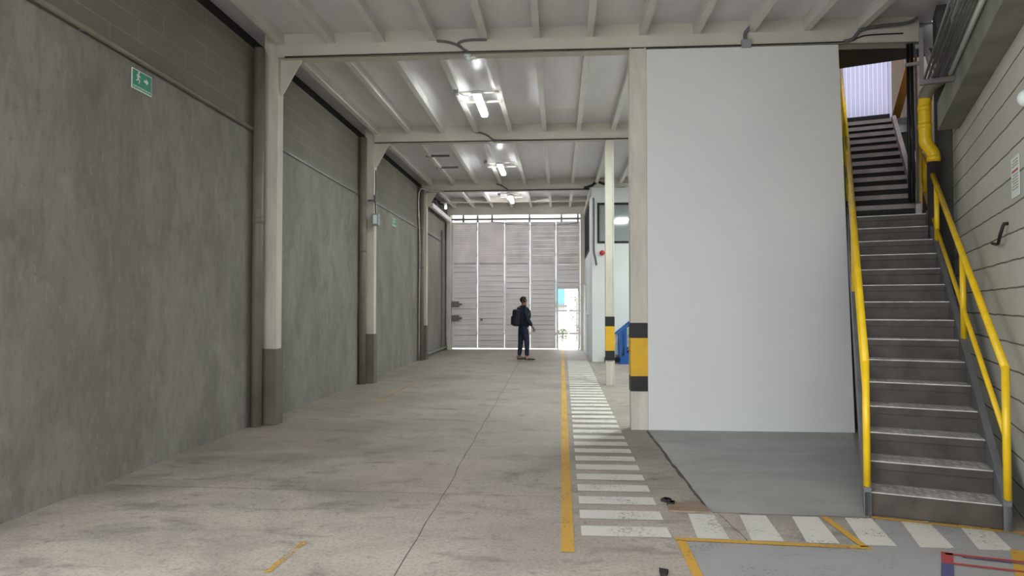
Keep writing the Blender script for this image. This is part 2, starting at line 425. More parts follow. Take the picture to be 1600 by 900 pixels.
# roof deck, with the stair opening left out
mb = MB(); HA, HB, HC, HD = SL(-.3, 4.5), SL(-.3, 9.25), SL(1.05, 9.25), SL(1.05, 4.5)
def deckpoly(pts): mb.prism([(p[0], p[1], ZD) for p in pts], (0, 0, .06))
deckpoly([(-4.0, -.6), (2.2, -.6), (2.2, 2.5), tuple(WL(0.0, 3.5)[:2]), (4.6, 8.65), (-4.0, 8.65)])
deckpoly([(-4.0, 8.65), (3.3, 8.65), HA, HB, (4.7, 23.6), (-4.0, 23.6)])
deckpoly([(3.3, 8.65), (4.6, 8.65), SL(2.5, 4.5), HD, HA]); deckpoly([HD, SL(2.5, 4.5), SL(2.5, 9.25), HC]); deckpoly([HB, HC, SL(2.5, 9.25), (10.5, 23.6), (4.7, 23.6)])
struct('ceiling', mb, M['deck'])
# soffit in front of the stair opening and added light-blocking walls
mb = MB(); mb.prism([(3.475, 8.67, ZB), (4.9, 8.67, ZB), tuple(SL(1.3, 4.42, ZB)), tuple(SL(-.35, 4.5, ZB))], (0, 0, .30)); struct('trim_3', mb, M['darksteel'])
mb = MB(); mb.prism([(3.40, 8.60, 0), (3.62, 8.66, 0), SL(1.2, 4.0), SL(1.2, 4.12), (3.40, 8.75, 0)], (0, 0, 2.575)); mb.prism([SL(-.24, 7.35), SL(1.15, 7.35), SL(1.15, 7.45), SL(-.24, 7.45)], (0, 0, 4.4)); struct('wall_light_block', mb, M['pier'])  # added to keep side-bay light from showing under the landing
mb = MB(); mb.prism([SL(-.24, 3.75, 0), SL(-.18, 3.75, 0), SL(-.18, 9.2, 0), SL(-.24, 9.2, 0)], (0, 0, 5.0)); struct('wall_light_block_left', mb, M['pier'])  # added to close the lit gap left of the upper flight
# walls of the stairwell and of the storey above it
mb = MB(); mb.prism([SL(1.05, 4.6, 0), SL(1.05, 9.2, 0), SL(1.15, 9.2, 0), SL(1.15, 4.6, 0)], (0, 0, 7.3)); struct('wall_stairwell', mb, M['beige'])
mb = MB(); mb.prism([SL(-.45, 4.5, ZD+.06), SL(-.45, 9.2, ZD+.06), SL(-.35, 9.2, ZD+.06), SL(-.35, 4.5, ZD+.06)], (0, 0, 2.2)); struct('wall_upper', mb, M['beige'])
mb = MB(); mb.prism([SL(.86, 9.0, 4.55), SL(1.05, 9.0, 4.55), SL(1.05, 9.1, 4.55), SL(.86, 9.1, 4.55)], (0, 0, 2.7)); struct('wall_upper_back', mb, M['beige'])
mb = MB(); mb.prism([SL(-.5, 3.9, 7.28), SL(1.3, 3.9, 7.28), SL(1.3, 9.0, 7.28), SL(-.5, 9.0, 7.28)], (0, 0, .1)); struct('ceiling_light_block', mb, M['deck'])  # unseen roof added so daylight enters only through the sheet
# translucent corrugated sheet closing the head of the stair
t = thing('corrugated_sheet', SL(.4, 9.0, 4.55), 'bright translucent corrugated sheet at the head of the stairs', 'sheet')
mb = MB(); xs = [-.36+1.22*i/120 for i in range(121)]
for i in range(120):
    a, b = xs[i], xs[i+1]; f = lambda x: 9.0+.012*(1 if math.sin(x*2*PI/.076) > 0 else -1)*min(1, abs(math.sin(x*2*PI/.076))*2)
    p = [SL(a, f(a), 4.5), SL(b, f(b), 4.5), SL(b, f(b), 7.25), SL(a, f(a), 7.25)]
    mb.bm.faces.new([mb.bm.verts.new(q) for q in p])
bmesh.ops.remove_doubles(mb.bm, verts=mb.bm.verts, dist=1e-4)
mb.build('sheet', M['sheet'], t)
for p_, q_ in (((.60, 4.70), (.84, 4.98)), ((-.06, 5.9), (.06, 6.2))): mb = MB(); mb.bar(SL(p_[0], 8.97, p_[1]), SL(q_[0], 8.97, q_[1]), .02, .05, SU); mb.build('brace', M['pinkstringer'], t)

# ------------------------------------------------------------------ steel frames
def i_beam(mb, x0, x1, y, z0=ZB, z1=ZD, w=.2):
    mb.box((x0, y, z0), (x1, y+w, z0+.014)); mb.box((x0, y+w*.12, z0+.014), (x1, y+w*.88, z1)); mb.box((x0, y, z0), (x1, y+.02, z0+.17))
names = ['first', 'second', 'third']
for k, (y, lab) in enumerate(((Y1, 'cream steel roof beam nearest the camera, meeting the top of the white wall'), (Y2, 'cream steel roof beam between the first and second ceiling lamps'),
                              (Y3, 'cream steel roof beam over the striped walkway just before the gate bay'))):
    mb = MB(); i_beam(mb, (-3.603, -3.603, -3.683)[k], 4.36 if k == 0 else 3.4, y)
    if k == 1: lab = 'cream steel roof beam crossing above the slim striped column, between the two nearer lamps'
    if k == 2: lab = 'third cream roof beam, just in front of the lamp nearest the gate'
    one('roof_beam', mb, M['cream'], lab, 'roof beam', 'roof beams across the hall', (-.2, y+.1, ZB))
mb = MB(); mb.box((XW+.02, 23.2, 4.63), (.9, 23.32, ZD)); one('gate_beam', mb, M['cream'], 'cream beam directly above the folding gate', 'roof beam', None, (-1.5, 23.3, 4.63))
mb = MB(); mb.box((XW+.02, 21.9, 4.86), (.9, 21.98, ZD)); one('cross_beam', mb, M['cream'], 'shallow cream cross beam between the last lamp and the gate', 'roof beam', None, (-1.5, 21.9, 4.86))
# roof joists, one by one
JX = [-3.56+.658*i for i in range(12)]
ordn = ['leftmost', 'second', 'third', 'fourth', 'fifth', 'sixth', 'seventh', 'eighth', 'ninth', 'tenth', 'eleventh', 'twelfth']
bays = [(-.6, Y1+.03, 12, 'in the bay overhead, before the nearest roof beam', 'roof joists in the nearest bay'),
        (Y1+.18, Y2+.03, 8, 'in the bay with the nearest lamp', 'roof joists in the bay of the nearest lamp'),
        (Y2+.18, Y3+.03, 9, 'in the bay with the middle lamp', 'roof joists in the bay of the middle lamp'),
        (Y3+.18, 23.2, 8, 'in the last bay before the gate', 'roof joists in the bay before the gate')]
for y0, y1, n, where, grp in bays:
    me = None
    for i in range(n):
        x = JX[i]
        if i == 11: x = 3.66
        if me is None:
            L = y1-y0; mb = MB()
            mb.box((-.042, -L/2, 0), (.042, L/2, .012)); mb.box((-.042, -L/2, .012), (.03, L/2, ZD-ZJ)); mb.box((.03, -L/2, .012), (.042, L/2, .03))
            o = mb.build('roof_joist', M['joist']); me = o.data
        else:
            o = bpy.data.objects.new('roof_joist', me); COL.objects.link(o)
        o.location = (x, (y0+y1)/2, ZJ)
        if y0 < 2 and i >= 9:   # the joists over the oblique wall stop at it
            ys = {9: 3.2, 10: 4.7, 11: 6.3}[i]
            mb = MB(); L = y1-ys; mb.box((-.042, -L/2, 0), (.042, L/2, .012)); mb.box((-.042, -L/2, .012), (.03, L/2, ZD-ZJ)); mb.box((.03, -L/2, .012), (.042, L/2, .03))
            bpy.data.objects.remove(o); o = mb.build('roof_joist', M['joist']); o.location = (x, (ys+y1)/2, ZJ)
        lab = ('leftmost white roof joist ' if i == 0 else '%s white roof joist from the left ' % ordn[i])+where
        tag(o, lab, 'roof joist', grp)

# left columns
collab = ['pale steel column on a grey plinth against the left wall, nearest', 'pale steel column on a grey plinth carrying the grey switch box', 'pale steel column on a grey plinth, left wall, closest to the gate']
for y, lab, px in ((Y1, collab[0], 0), (Y2, collab[1], 0), (Y3, collab[2], -.08)):
    t = thing('steel_column', (XW+.16+px, y+.12, 0), lab, 'column', 'columns along the left wall', 0, 'thing')
    X0 = max(XW+.05+px, XW+.003); X1 = -3.585+px
    mb = MB(); mb.box((X0, y, 0), (X1, y+.22, .96), .008); mb.build('plinth', M['plinth'], t)
    mb = MB(); mb.box((X0+.03, y+.03, .96), (X1-.02, y+.20, ZD), .004)
    for z in (4.25, 4.45): mb.box((X0+.026, y+.026, z), (X1-.016, y+.204, z+.012))
    mb.build('post', M['colwhite'], t)
    mb = MB(); mb.prism([(X1-.02, y+.10, ZB), (X1+.26, y+.10, ZB), (X1+.20, y+.10, ZB-.1), (X1+.02, y+.10, ZB-.42), (X1-.02, y+.10, ZB-.46)], (0, .03, 0)); mb.build('gusset_plate', M['cream'], t)
# right, free-standing columns with hazard bands
for y, x0, x1, lab in ((Y1-.03, .880, 1.082, 'pale column with black and yellow bands at the corner of the white wall'), (Y2+.02, .893, 1.058, 'free-standing pale column with black and yellow bands behind the white wall')):
    t = thing('hazard_column', ((x0+x1)/2, y+.1, 0), lab, 'column', 'banded columns right of the walkway', 0, 'thing')
    w = x1-x0; mb = MB()
    mb.box((x0, y, 0), (x0+.022, y+w, ZB)); mb.box((x1-.022, y, 0), (x1, y+w, ZB)); mb.box((x0+.022, y+.012, 0), (x1-.022, y+w-.012, ZB)); mb.build('post', M['colwhite'], t)
    for z0, z1, m, l in ((.47, .655, 'black', 'black band'), (.655, 1.12, 'yellowband', 'yellow band'), (1.12, 1.305, 'black', 'black band')):
        mb = MB(); mb.box((x0-.003, y-.003, z0), (x1+.003, y+w+.003, z1)); mb.build('hazard_band', M[m], t)['label'] = l
mb = MB(); mb.box((XW+.02, 23.08, 0), (XW+.17, 23.29, ZB-.08)); one('gate_post', mb, M['colwhite'], 'pale steel post at the left side of the gate', 'post', None, (XW+.1, 23.2, 0))
# rainwater pipes beside the left columns
for y, lab in ((8.33, 'grey drainpipe beside the nearest left column'), (12.93, 'grey drainpipe beside the column with the switch box'), (18.6, 'grey drainpipe beside the left column closest to the gate')):
    x = XW+.082; t = thing('drainpipe', (x, y, 0), lab, 'drainpipe', 'drainpipes on the left wall')
    mb = MB(); mb.tube([(x, y, 0), (x, y, 4.78)], .066, 18); mb.build('pipe', M['drain'], t)
    mb = MB(); mb.tube([(x, y, 2.55), (x, y, 2.63)], .072, 18); mb.build('coupling', M['drain'], t)

# ------------------------------------------------------------------ services on the left wall
def conduit(name, pts, r, mat, lab, cat, group=None, clips=()):
    t = thing(name, pts[0], lab, cat, group)
    mb = MB(); mb.tube(pts, r, 10); mb.build('pipe', M[mat], t)
    for p in clips:
        mb = MB(); mb.obox(p, (.03, .03, r*2.8)); mb.build('clip', M['greycable'], t)
    return t
conduit('conduit', [(XW+.028, 3.3, 3.80), (XW+.028, 8.24, 3.735)], .026, 'drain', 'grey conduit along the left wall above the nearest exit sign', 'conduit', 'conduits along the left wall',
        [(XW+.02, y, 3.80-(y-3.3)*.01316) for y in (4.2, 5.2, 6.9)])
conduit('conduit', [(XW+.014, 8.74, 3.70), (XW+.014, 12.85, 3.66)], .012, 'galv', 'thin pale conduit on the left wall between the first two columns', 'conduit', 'conduits along the left wall')
conduit('conduit', [(XW+.014, 13.4, 3.69), (XW+.014, 18.5, 3.64)], .012, 'galv', 'thin pale conduit on the left wall above the far exit sign', 'conduit', 'conduits along the left wall')
conduit('riser_conduit', smooth_path([(XW+.05, 18.45, 0.02), (XW+.05, 18.45, 1.5), (XW+.06, 18.45, 3.2), (XW+.03, 18.45, 4.62), (XW+.3, 18.60, 4.685), (-3.2, 18.72, 4.69)], 4), .022, 'galv', 'upright galvanised conduit before the left column closest to the gate', 'conduit', None)
conduit('gate_conduit', smooth_path([(XW+.03, 19.2, .10), (XW+.03, 22.5, .10), (XW+.05, 22.95, .12), (XW+.05, 23.0, .4), (XW+.05, 23.0, 4.3)], 4), .025, 'galv', 'pale conduit running low on the wall and up beside the gate', 'conduit', None)
conduit('conduit', [(XW+.02, 19.1, 3.66), (XW+.02, 22.2, 3.62)], .014, 'greycable', 'grey conduit on the pink-lit wall of the last bay', 'conduit', 'conduits along the left wall')
mb = MB(); mb.box((XW+.002, 22.2, .16), (XW+.05, 22.32, 4.0)); one('steel_channel', mb, M['gatedark'], 'dark upright steel channel on the left wall before the gate', 'channel', None, (XW+.03, 22.26, 0))
t = thing('gate_track', (XW+.1, 21, 4.3), 'galvanised track beam sloping along the left wall towards the gate', 'track')
mb = MB(); mb.bar((XW+.16, 19.6, 4.45), (XW+.16, 23.05, 4.42), .10, .13); mb.build('rail', M['gate'], t)
for y in (20.6, 21.6, 22.6): mb = MB(); mb.box((XW, y, 4.36), (XW+.14, y+.06, 4.75)); mb.build('bracket', M['gatedark'], t)
# switch box on the middle column
t = thing('switch_box', (-3.55, 13.02, 3.08), 'grey electrical box on the second left column', 'electrical box')
mb = MB(); mb.box((-3.607, 12.92, 3.07), (-3.485, 13.06, 3.30), .01); mb.build('housing', M['box'], t)
mb = MB(); mb.box((-3.585, 12.905, 3.10), (-3.51, 12.92, 3.27), .004); mb.build('cover', M['signwhite'], t)
mb = MB(); mb.tube(smooth_path([(-3.55, 12.99, 3.29), (-3.56, 12.99, 3.5), (-3.55, 12.99, 3.8), (-3.555, 12.99, 4.15)], 4), .012, 8); mb.build('cable', M['blackcable'], t)
mb = MB(); mb.tube([(-3.70, 12.97, 3.56), (-3.56, 12.97, 3.56)], .016, 8); mb.box((-3.585, 12.94, 3.52), (-3.535, 13.0, 3.66)); mb.build('bracket', M['greycable'], t)

# ------------------------------------------------------------------ exit signs
def text_mesh(body, size):
    cu = bpy.data.curves.new('lettering', 'FONT'); cu.body = body; cu.size = size; cu.align_x = 'CENTER'; cu.extrude = .0006
    o = bpy.data.objects.new('lettering', cu); COL.objects.link(o)
    dg = bpy.context.evaluated_depsgraph_get(); me = bpy.data.meshes.new_from_object(o.evaluated_get(dg)); bpy.data.objects.remove(o); return me
def exit_sign(loc, w, h, lab, group):
    # local frame: x along the wall (towards the gate), z up, faces local -y ; rotated to face +X
    t = thing('exit_sign', loc, lab, 'exit sign', group, PI/2)
    mb = MB(); mb.box((-w/2, -.004, -h/2), (w/2, .004, h/2)); mb.build('plate', M['signwhite'], t, False)
    mb = MB(); mb.box((-w/2+.008, -.0055, -h/2+.010), (w/2-.008, -.003, h/2-.008)); mb.build('green_field', M['green'], t, False)
    k = h/.19; mb = MB(); E = -.0075
    def P(pts, s=k, o=(0, 0)): mb.prism([(o[0]+x*s, E, o[1]+z*s) for x, z in pts], (0, .003, 0))
    o = (-w*.19, .018*k)
    mb.tube([(o[0]+.004*k, E, o[1]+.055*k), (o[0]+.004*k, E+.002, o[1]+.055*k)], .0115*k, 14)
    def limb(a, b, wd):
        d = Vector((b[0]-a[0], b[1]-a[1])); n = Vector((-d.y, d.x)).normalized()*wd/2
        P([(a[0]+n.x, a[1]+n.y), (b[0]+n.x, b[1]+n.y), (b[0]-n.x, b[1]-n.y), (a[0]-n.x, a[1]-n.y)], k, o)
    limb((0, .042), (-.006, .004), .021); limb((-.006, .006), (.016, -.016), .012); limb((.015, -.014), (.010, -.045), .011)
    limb((-.006, .006), (-.014, -.02), .012); limb((-.013, -.018), (-.036, -.024), .010)
    limb((0, .04), (-.022, .030), .009); limb((-.022, .031), (-.026, .016), .008); limb((.002, .038), (.018, .018), .009); limb((.018, .019), (.032, .022), .008)
    mb.build('running_figure', M['signwhite'], t, False); mb = MB()
    a = (w*.20, .020*k)
    P([(-.034, .010), (.0, .010), (.0, .030), (.036, 0), (.0, -.030), (.0, -.010), (-.034, -.010)], k, a)
    mb.build('arrow', M['signwhite'], t, False)
    me = text_mesh('RUTA DE EVACUACION', .026*k); me.materials.append(M['signwhite'])
    xs = [v.co.x for v in me.vertices]; sc = (w*.86)/(max(xs)-min(xs))
    me.transform(Matrix.Translation((0, -.0065, -h/2+.019*k)) @ Matrix.Rotation(PI/2, 4, 'X') @ Matrix.Diagonal((sc, 1.0, 1, 1)))
    lo = bpy.data.objects.new('lettering', me); COL.objects.link(lo); lo.parent = t
    return t
exit_sign((XW+.008, 6.02, 3.59), .30, .185, 'green evacuation route sign on the bare left wall, in front of the first column', 'exit signs on the left wall')
exit_sign((XW+.008, 15.75, 3.47), .36, .175, 'small far green evacuation sign between the second and third left columns', 'exit signs on the left wall')

# ------------------------------------------------------------------ ceiling lamps
def lamp(x, y, lab, tube='tube'):
    L = 1.2; z = 4.79
    t = thing('ceiling_lamp', (x, y, z), lab, 'ceiling lamp', 'lamps down the middle of the hall')
    mb = MB(); mb.box((-.07, -L/2, -.01), (.07, L/2, .05), .012); mb.build('housing', M['signwhite'], t, False)
    mb = MB(); mb.box((-.055, -L/2+.03, -.055), (.055, L/2-.03, -.005), .025); mb.build('diffuser', M[tube], t, False)
    for yy in (-.45, .05):
        mb = MB(); mb.box((-.34, yy-.02, .05), (.34, yy+.02, .075)); mb.build('mounting_bar', M['cream'], t, False)
    mb = MB(); mb.box((-.37, -.56, .02), (-.29, -.44, .1), .005); mb.tube(smooth_path([(-.30, -.5, .05), (-.2, -.48, .0), (-.08, -.45, .03)], 4), .008, 6); mb.build('connection_box', M['box'], t, False)
    return t
lamp(-1.26, 10.95, 'lit lamp under the ceiling nearest the camera')
lamp(-1.36, 16.2, 'lit lamp under the ceiling in the middle bay, second of the three')
lamp(-1.45, 20.8, 'lit lamp under the ceiling nearest the gate', 'tube_bright')
for y, l_ in ((15.1, 'empty dark mounting bar between joists left of the middle lamp, nearer one'), (16.4, 'empty dark mounting bar between joists left of the middle lamp, farther one')):
    mb = MB(); mb.box((-2.98, y, 4.87), (-2.45, y+.06, 4.91)); one('mounting_rail', mb, M['greycable'], l_, 'bracket', 'empty mounting bars on the ceiling', (-2.7, y, 4.9))

# sensors and cables on the beams
def sensor(x, y, lab):
    t = thing('ceiling_sensor', (x, y, ZB), lab, 'sensor', 'sensors under the roof beams')
    mb = MB(); mb.tube([(0, 0, 0), (0, 0, -.03)], .055, 14); mb.build('base', M['signwhite'], t, False)
    mb = MB(); mb.ball((0.02, -.02, -.055), (.045, .045, .035), 12); mb.box((.03, -.04, -.06), (.11, .01, -.03), .006); mb.build('head', M['signwhite'], t, False)
sensor(-1.15, Y1+.06, 'small white sensor under the nearest roof beam'); sensor(-1.31, Y2+.06, 'small white sensor under the second roof beam')
def cable(pts, r, mat, lab, origin=None, group=None, cat='cable'):
    mb = MB(); mb.tube(smooth_path(pts, 6), r, 8); return one('cable', mb, M[mat], lab, cat, group, pts[0])
y = Y1-.02
cable([(-1.53, y, 4.86), (-1.40, y, 4.845), (-1.27, y, 4.80), (-1.20, y, 4.75), (-1.13, y, 4.705)], .016, 'greycable', 'grey flexible conduit dropping to the sensor on the nearest beam')
cable([(-.90, y, 4.86), (-1.1, y, 4.862), (-1.22, y, 4.845), (-1.26, y, 4.81), (-1.22, y-.005, 4.77)], .016, 'greycable', 'grey flexible conduit branching right on the nearest beam')
cable([(-1.62, Y2-.02, 4.88), (-1.5, Y2-.02, 4.86), (-1.36, Y2-.02, 4.80), (-1.25, Y2-.02, 4.72), (-1.1, Y2-.02, 4.71)], .016, 'greycable', 'grey flexible conduit curving down the second roof beam')
cable([(-1.72, Y3-.02, 4.88), (-1.6, Y3-.02, 4.85), (-1.45, Y3-.02, 4.76), (-1.38, Y3-.02, 4.71)], .018, 'greycable', 'grey flexible conduit curving down the third roof beam')
cable([(-3.5, y, 4.705), (-1.2, y, 4.71), (1.0, y, 4.705), (3.0, y, 4.71), (3.5, y, 4.72), (3.62, y, 4.76), (3.75, y, 4.79), (4.15, y, 4.80)], .008, 'blackcable', 'thin dark cable along the lower edge of the nearest beam')
cable([(-1.1, Y2-.02, 4.71), (.3, Y2-.02, 4.706), (2.4, Y2-.02, 4.71)], .009, 'blackcable', 'thin dark cable along the lower edge of the second beam')
cable([(-3.2, Y3-.02, 4.70), (-1, Y3-.02, 4.71), (.9, Y3-.02, 4.72), (1.8, Y3-.02, 4.75)], .012, 'blackcable', 'thin dark cable along the lower edge of the third beam')
cable([(3.45, y-.02, 4.715), (3.55, y-.02, 4.74), (3.66, y-.02, 4.85), (3.9, y-.02, 4.89), (4.2, y-.02, 4.92), (4.3, y-.05, 4.97)], .02, 'greycable', 'thick grey flexible conduit rising towards the cable rack')
t = thing('junction_box', (2.29, Y1-.03, 4.70), 'grey junction box on the nearest beam above the white wall', 'junction box')
mb = MB(); mb.box((2.235, Y1-.07, 4.665), (2.345, Y1, 4.765), .008); mb.build('housing', M['box'], t)
mb = MB(); mb.tube(smooth_path([(2.28, Y1-.04, 4.76), (2.28, Y1-.04, 4.84), (2.31, Y1-.06, 4.885), (2.37, Y1-.12, 4.93)], 5), .022, 8); mb.build('conduit_elbow', M['greycable'], t)

# ------------------------------------------------------------------ folding gate
g = thing('folding_gate', (-1.5, YG, 0), 'tall grey folding gate of louvred metal panels at the end of the hall', 'gate')
P5 = [(-3.69, -2.810), (-2.792, -1.872), (-1.855, -.990), (-.972, -.102), (-.085, .73)]
for k, (x0, x1) in enumerate(P5):
    z0 = .045; fr = MB(); s = .055; D = .05; ya, yb = YG, YG+D
    door = k == 4
    low = 2.08 if door else z0
    fr.box((x0, ya, low if not door else z0), (x0+s, yb, 4.40)); fr.box((x1-s, ya, low if not door else z0), (x1, yb, 4.40))
    for z in ([4.34, 2.86, 2.08] if door else [4.34, 2.86, z0] + ([1.43] if k < 2 else [])): fr.box((x0+s, ya, z), (x1-s, yb, z+.06))
    p = fr.build('panel_frame', M['gateframe'], g)
    lv = MB(); z = 2.96
    while z < 4.32:
        a = (random.uniform(-.04, .04) if k < 2 else random.uniform(-.14, .14)); dz = 0 if k < 2 else random.uniform(-.008, .008)
        R = Matrix.Rotation(a*.08, 3, 'Y') @ Matrix.Rotation(math.radians(-55)+a, 3, 'X')
        lv.obox(((x0+x1)/2, YG+.025, z+dz), (x1-x0-2*s, .112, .005), R); z += .074
    lv.build('louvre', M['louvre'], p)
    sh = MB(); z = low+.06; pit = .2 if k < 3 else .16
    while z < 2.86-.01:
        h = min(pit, 2.86-z)
        q = h*random.uniform(.35, .65)
        sh.prism([(x0+s, YG-.004, z+.016), (x0+s, YG+.006, z+q-.006), (x0+s, YG+.016, z+q), (x0+s, YG+.006, z+q+.006), (x0+s, YG+.012, z+h-.014), (x0+s, YG+.042, z+h-.012), (x0+s, YG+.042, z+h), (x0+s, YG+.046, z+h), (x0+s, YG+.046, z), (x0+s, YG+.03, z)], (x1-x0-2*s, 0, 0)); z += pit*random.uniform(.85, 1.0)
    sh.build('lower_sheet', M['gate'], p)
fr = MB(); fr.box((-.05, YG-.01, 0.0), (-.02, YG+.06, 2.08)); fr.box((.66, YG-.01, 0), (.70, YG+.06, 2.08)); fr.build('door_jamb', M['gateframe'], g)
for z in (1.46, .98):
    mb = MB(); mb.box((-3.69, YG-.09, z), (-3.44, YG-.002, z+.2), .015); mb.box((-3.44, YG-.06, z+.06), (-3.34, YG, z+.13)); mb.build('lock_case', M['gatedark'], g)
mb = MB(); mb.box((-2.70, YG-.05, .98), (-2.62, YG, 1.06)); mb.build('bolt', M['gatedark'], g)
for x0, x1 in P5[1:]:
    for z in (.5, 1.45, 2.3, 3.2, 4.1):
        mb = MB(); mb.tube([(x0-.035, YG+.01, z), (x0-.035, YG+.01, z+.14)], .024, 8); mb.box((x0-.075, YG+.0, z+.05), (x0+.005, YG+.012, z+.09)); mb.build('hinge', M['gateframe'], g)
mb = MB(); mb.box((-3.74, YG-.02, 4.47), (.76, YG+.05, 4.53)); 
for x in (-3.3, -2.8, -2.3, -1.0, .1, .66): mb.box((x-.03, YG-.03, 4.40), (x+.03, YG+.06, 4.64))
tr = mb.build('top_track', M['gatedark'], g)
cable([(-3.6, YG-.06, 4.45), (-2.2, YG-.06, 4.40), (-1.6, YG-.06, 4.30), (-.6, YG-.06, 4.27), (.2, YG-.06, 4.29), (.7, YG-.06, 4.36)], .008, 'greycable', 'thin cable sagging across the top of the gate')
mb = MB(); mb.box((.742, 23.3, 0), (.90, 23.55, ZD)); struct('trim_4', mb, M['cream'])
mb = MB(); mb.box((XW, 23.42, 0), (-3.695, 23.6, ZD)); struct('trim_5', mb, M['cream'])

# ------------------------------------------------------------------ site office behind the white wall
OX, OY = .90, 18.45
mb = MB()
# front face with a window opening, side face with a window opening
mb.box((OX, OY, 0), (OX+.14, OY+.12, ZB)); mb.box((OX+.14, OY, 0), (3.2, OY+.12, 3.19)); mb.box((OX+.14, OY, 4.29), (3.2, OY+.12, ZB)); mb.box((3.2, OY, 0), (7.5, OY+.12, ZB))
mb.box((OX, OY+.12, 0), (OX+.12, 20.0, ZB)); mb.box((OX, 20.0, 0), (OX+.12, 23.3, 3.09)); mb.box((OX, 20.0, 4.58), (OX+.12, 23.3, ZB)); mb.box((OX, 20.0, ZB), (OX+.12, 23.3, ZD))
struct('wall_office', mb, M['office'])
w1 = MB(); w1.box((OX+.14, OY-.012, 3.19), (3.2, OY+.05, 3.25)); w1.box((OX+.14, OY-.012, 4.23), (3.2, OY+.05, 4.29)); w1.box((OX+.14, OY-.012, 3.25), (OX+.20, OY+.05, 4.23)); w1.box((2.1, OY-.012, 3.25), (2.16, OY+.05, 4.23)); w1.box((3.14, OY-.012, 3.25), (3.2, OY+.05, 4.23))
o = struct('window_1', w1, M['black'])
mb = MB(); mb.box((OX+.20, OY+.02, 3.25), (3.14, OY+.03, 4.23)); struct('pane', mb, M['glass'], o)
w2 = MB(); w2.box((OX-.01, 20.0, 3.09), (OX+.06, 23.3, 3.16)); w2.box((OX-.01, 20.0, 4.51), (OX+.06, 23.3, 4.58))
for y in (20.0, 21.05, 22.15, 23.23): w2.box((OX-.01, y, 3.16), (OX+.06, y+.07, 4.51))
o = struct('window_2', w2, M['black'])
mb = MB(); mb.box((OX+.02, 20.07, 3.16), (OX+.03, 23.23, 4.51)); struct('pane', mb, M['glass'], o)
mb = MB(); mb.box((1.22, OY-.02, 0), (3.0, OY, .13)); struct('baseboard_office', mb, M['darksteel'])
mb = MB(); mb.box((OX-.06, 20.6, 0), (OX-.001, 23.2, 1.25)); mb.box((OX-.05, 21.9, 1.25), (OX-.001, 23.2, 2.2)); struct('trim_6', mb, M['office'])
mb = MB(); mb.box((OX-.05, OY+.02, 4.56), (OX-.002, 23.1, 4.72)); struct('trim_7', mb, M['cream'])
cable([(.93, OY-.02, 4.42), (.945, OY-.02, 4.3), (.95, OY-.02, 3.6), (.95, OY-.02, 3.0), (.99, OY-.03, 2.78), (1.02, OY-.03, 2.6)], .022, 'greycable', 'grey flexible conduit hanging down the office corner')
cable([(.7, Y3-.05, 4.74), (.9, Y3-.06, 4.80), (1.05, Y3-.06, 4.90), (1.2, Y3-.06, 4.86), (1.4, Y3-.05, 4.78)], .035, 'blackcable', 'loop of dark cable bunched on the third beam above the office corner')
mb = MB(); mb.tube([(1.17, OY-.05, 2.93), (1.17, OY, 2.93)], .07, 16); mb.ball((1.17, OY-.06, 2.93), (.055, .03, .055), 12)
one('mounted_bell', mb, M['red'], 'small red alarm bell on the office wall behind the slim banded column', 'alarm bell', None, (1.17, OY-.02, 2.93))

# blue steps by the office
b = thing('blue_stairs', (1.75, 18.1, 0), 'blue metal steps with a railing beside the white office wall', 'stairs')
def bluerail(y):
    mb = MB(); mb.bar((1.50, y, .76), (2.60, y, 1.66), .05, .09, (0, 1, 0)); mb.bar((1.60, y, .12), (1.60, y, .86), .045, .045, (0, 1, 0)); mb.bar((1.72, y, .22), (1.72, y, .95), .06, .05, (0, 1, 0)); mb.bar((2.3, y, .7), (2.3, y, 1.42), .05, .05, (0, 1, 0)); mb.build('railing', M['blue'], b)
    mb = MB(); 
    for k in range(4): mb.bar((1.74, y, .34+.15*k), (2.3, y, .80+.15*k), .012, .012, (0, 1, 0))
    mb.build('railing_wire', M['galv'], b)
    mb = MB(); mb.prism([(1.56, y-.02, 0), (1.80, y-.02, 0), (2.7, y-.02, .76), (2.7, y-.02, 1.0), (1.60, y-.02, .16)], (0, .04, 0)); mb.build('stringer', M['blue'], b)
bluerail(17.75); bluerail(18.38)
for k in range(4):
    mb = MB(); mb.box((1.50+.25*k, 17.77, .17+.2*k), (1.78+.25*k, 18.36, .20+.2*k)); mb.build('tread', M['darksteel'], b)

# ------------------------------------------------------------------ staircase
st = thing('staircase', SO, 'steel staircase with yellow handrails beside the block wall', 'staircase', None, -TH)
def loc(): return MB()
W0, R0, G0 = .78, .173, .26
def checker(mb, x0, x1, y0, y1, z):
    """raised lozenges of tread plate"""
    nx = 14; ny = 4
    for i in range(nx):
        for j in range(ny):
            x = x0+(i+.5)*(x1-x0)/nx; y = y0+(j+.5)*(y1-y0)/ny
            a = PI/4 if (i+j) % 2 else -PI/4
            mb.obox((x, y, z), (.034, .009, .004), Matrix.Rotation(a, 3, 'Z'))
for i in range(15):
    y = i*G0; z = R0*(i+1); last = i == 14
    mb = loc(); d = G0+.02 if not last else .45
    mb.box((.0, y-.004, z-.008), (W0, y+d, z)); mb.mi = 1; mb.box((0, y-.003, z-.06), (W0, y+.004, z-.008)); mb.mi = 0
    if i < 9: checker(mb, .01, W0-.01, y+.012, y+G0-.01, z)
    tr = mb.build('tread', [M['tread'], M['riser']], st, False)
    mb = loc(); mb.box((.0, y+.016, z-R0 if i else .0), (W0, y+.024, z-.008)); mb.build('riser', M['riser'], tr, False)
mb = loc(); mb.box((-.045, -.03, 0), (0.0, .03, .172)); mb.box((W0, -.03, 0), (W0+.05, .03, .172)); mb.box((0.0, -.004, 0.012), (W0, .012, .115)); mb.build('base_plate', M['riser'], st, False)
sl = R0/G0
